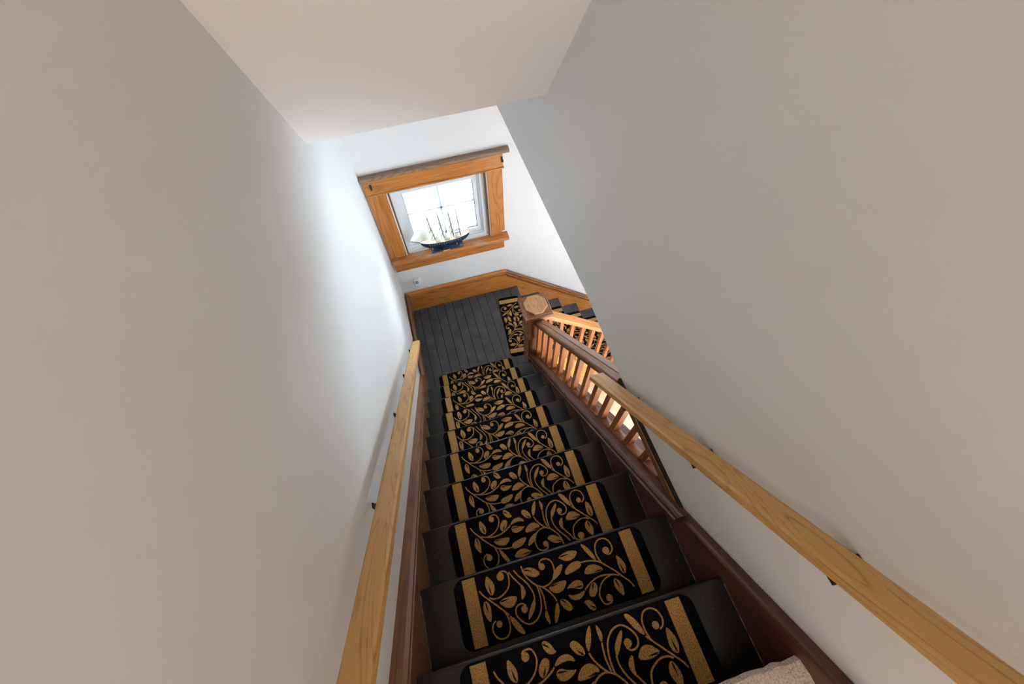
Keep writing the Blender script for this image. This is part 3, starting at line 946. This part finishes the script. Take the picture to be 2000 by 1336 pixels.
for mi, (xb, xt, zt, ny) in enumerate(masts):
    mast = MB().tube([(xb, 0, 0.08), ((xb + xt) / 2, 0, (0.08 + zt) / 2), (xt, 0, zt)], [0.0046, 0.004, 0.0024], 6).build('mast', M['spar'], sh)
    P = lambda z: Vector((xb + (xt - xb) * (z - 0.08) / (zt - 0.08), 0, z))
    yz = [0.17, 0.235, 0.295, 0.345][:ny]
    for i, z in enumerate(yz):
        ln = 0.046 - 0.007 * i
        c = P(z)
        d = Vector((math.sin(ANG), math.cos(ANG), 0)) * ln
        MB().tube([c - d + Vector((0.0, -0.0, 0)), c + d], [0.0024, 0.0024], 6).build('yard', M['spar'], mast)
        # the sail hung below this yard
        z0 = (yz[i - 1] if i else 0.115) + 0.006
        l2 = (0.046 - 0.007 * (i - 1)) if i else 0.047
        nrm = Vector((-math.cos(ANG), math.sin(ANG), 0))
        grid = []
        for a in range(5):
            for b in range(5):
                u, w_ = a / 4, b / 4 * 2 - 1
                zz = z - 0.004 + (z0 - z + 0.004) * u
                wd = (ln + (l2 - ln) * u) * 0.94
                cc = P(zz) + Vector((math.sin(ANG), math.cos(ANG), 0)) * wd * w_ + nrm * (0.003 + 0.012 * math.sin(math.pi * u) * (1 - 0.4 * w_ * w_))
                grid.append(cc)
        v = [tuple(q) for q in grid] + [tuple(q - nrm * 0.0008) for q in grid]
        f = []
        for a in range(4):
            for b in range(4):
                q = a * 5 + b
                f += [(q, q + 1, q + 6, q + 5), (25 + q, 25 + q + 5, 25 + q + 6, 25 + q + 1)]
        rim = [0, 1, 2, 3, 4, 9, 14, 19, 24, 23, 22, 21, 20, 15, 10, 5]
        for a in range(16):
            p_, q_ = rim[a], rim[(a + 1) % 16]
            f.append((p_, 25 + p_, 25 + q_, q_))
        MB().add(v, f).build('square_sail', M['sail'], mast, smooth=True)
    # shrouds
    for s_ in (-1, 1):
        for dx in (-0.016, 0.0, 0.016):
            MB().tube([(xb + dx, s_ * 0.025, 0.1), tuple(P(0.08 + (zt - 0.08) * 0.72))], 0.0006, 4).build('shroud', M['rope'], mast)
tri = lambda a, b, c: MB().loft([[Vector(p) + Vector((0, y, 0)) for p in (a, b, c)] for y in (-0.0005, 0.0005)])
for i, (fx, fz) in enumerate(((-0.284, 0.158), (-0.255, 0.142), (-0.225, 0.125))):
    tri((fx, 0.006 * (i - 1), fz + 0.004), (-0.118 + 0.012 * i, 0.006 * (i - 1), 0.375 - 0.05 * i), (-0.15 + 0.03 * i, 0.006 * (i - 1), 0.14 - 0.004 * i)).build('jib_sail', M['sail'], sh)
for a, b, c in (((-0.055, 0, 0.125), (-0.012, 0, 0.29), (-0.008, 0, 0.13)), ((0.02, 0, 0.125), (0.068, 0, 0.285), (0.07, 0, 0.13))):
    tri(a, b, c).build('stay_sail', M['sail'], sh)
MB().loft([[Vector(p) + Vector((0, y, 0)) for p in ((0.147, 0, 0.145), (0.205, 0, 0.155), (0.215, 0, 0.32), (0.141, 0, 0.26))] for y in (-0.0005, 0.0005)]).build('spanker_sail', M['sail'], sh)
MB().tube([(0.142, 0, 0.255), (0.225, 0, 0.332)], 0.0014, 6).build('gaff', M['spar'], sh)
MB().tube([(0.144, 0, 0.14), (0.21, 0, 0.15)], 0.0014, 6).build('boom', M['spar'], sh)
for a, b in (((-0.288, 0, 0.158), (-0.108, 0, 0.395)), ((-0.108, 0, 0.395), (-0.018, 0, 0.412)), ((-0.018, 0, 0.412), (0.068, 0, 0.408)), ((0.068, 0, 0.408), (0.132, 0, 0.38)),
             ((0.132, 0, 0.38), (0.225, 0, 0.332)), ((-0.19, 0, 0.1), (-0.288, 0, 0.156))):
    MB().tube([a, b], 0.0007, 4).build('stay', M['rope'], sh)

# ------------------------------------------------------------------ ceiling lamp of the upper hallway, behind the viewer
lamp = tag(empty('ceiling_lamp', (0.45, -3.35, 4.5)), 'round flush ceiling lamp of the upper hallway', 'lamp')
MB().tube([(0, 0, 0), (0, 0, -0.025)], [0.15, 0.15], 32).build('canopy', M['white'], lamp, smooth=True)
MB().tube([(0, 0, -0.025), (0, 0, -0.05), (0, 0, -0.075), (0, 0, -0.09)], [0.14, 0.135, 0.10, 0.03], 32).build('diffuser', mat_emit('warm_lamp_glass', (1.0, 0.88, 0.74), 1.5), lamp, smooth=True)
ld = bpy.data.lights.new('lamp_bulb', 'POINT')
ld.energy, ld.color, ld.shadow_soft_size = 6, (1.0, 0.85, 0.71), 0.05
lo = bpy.data.objects.new('lamp_bulb', ld)
COL.objects.link(lo)
lo.parent = lamp
lo.location = (0, 0, -0.21)
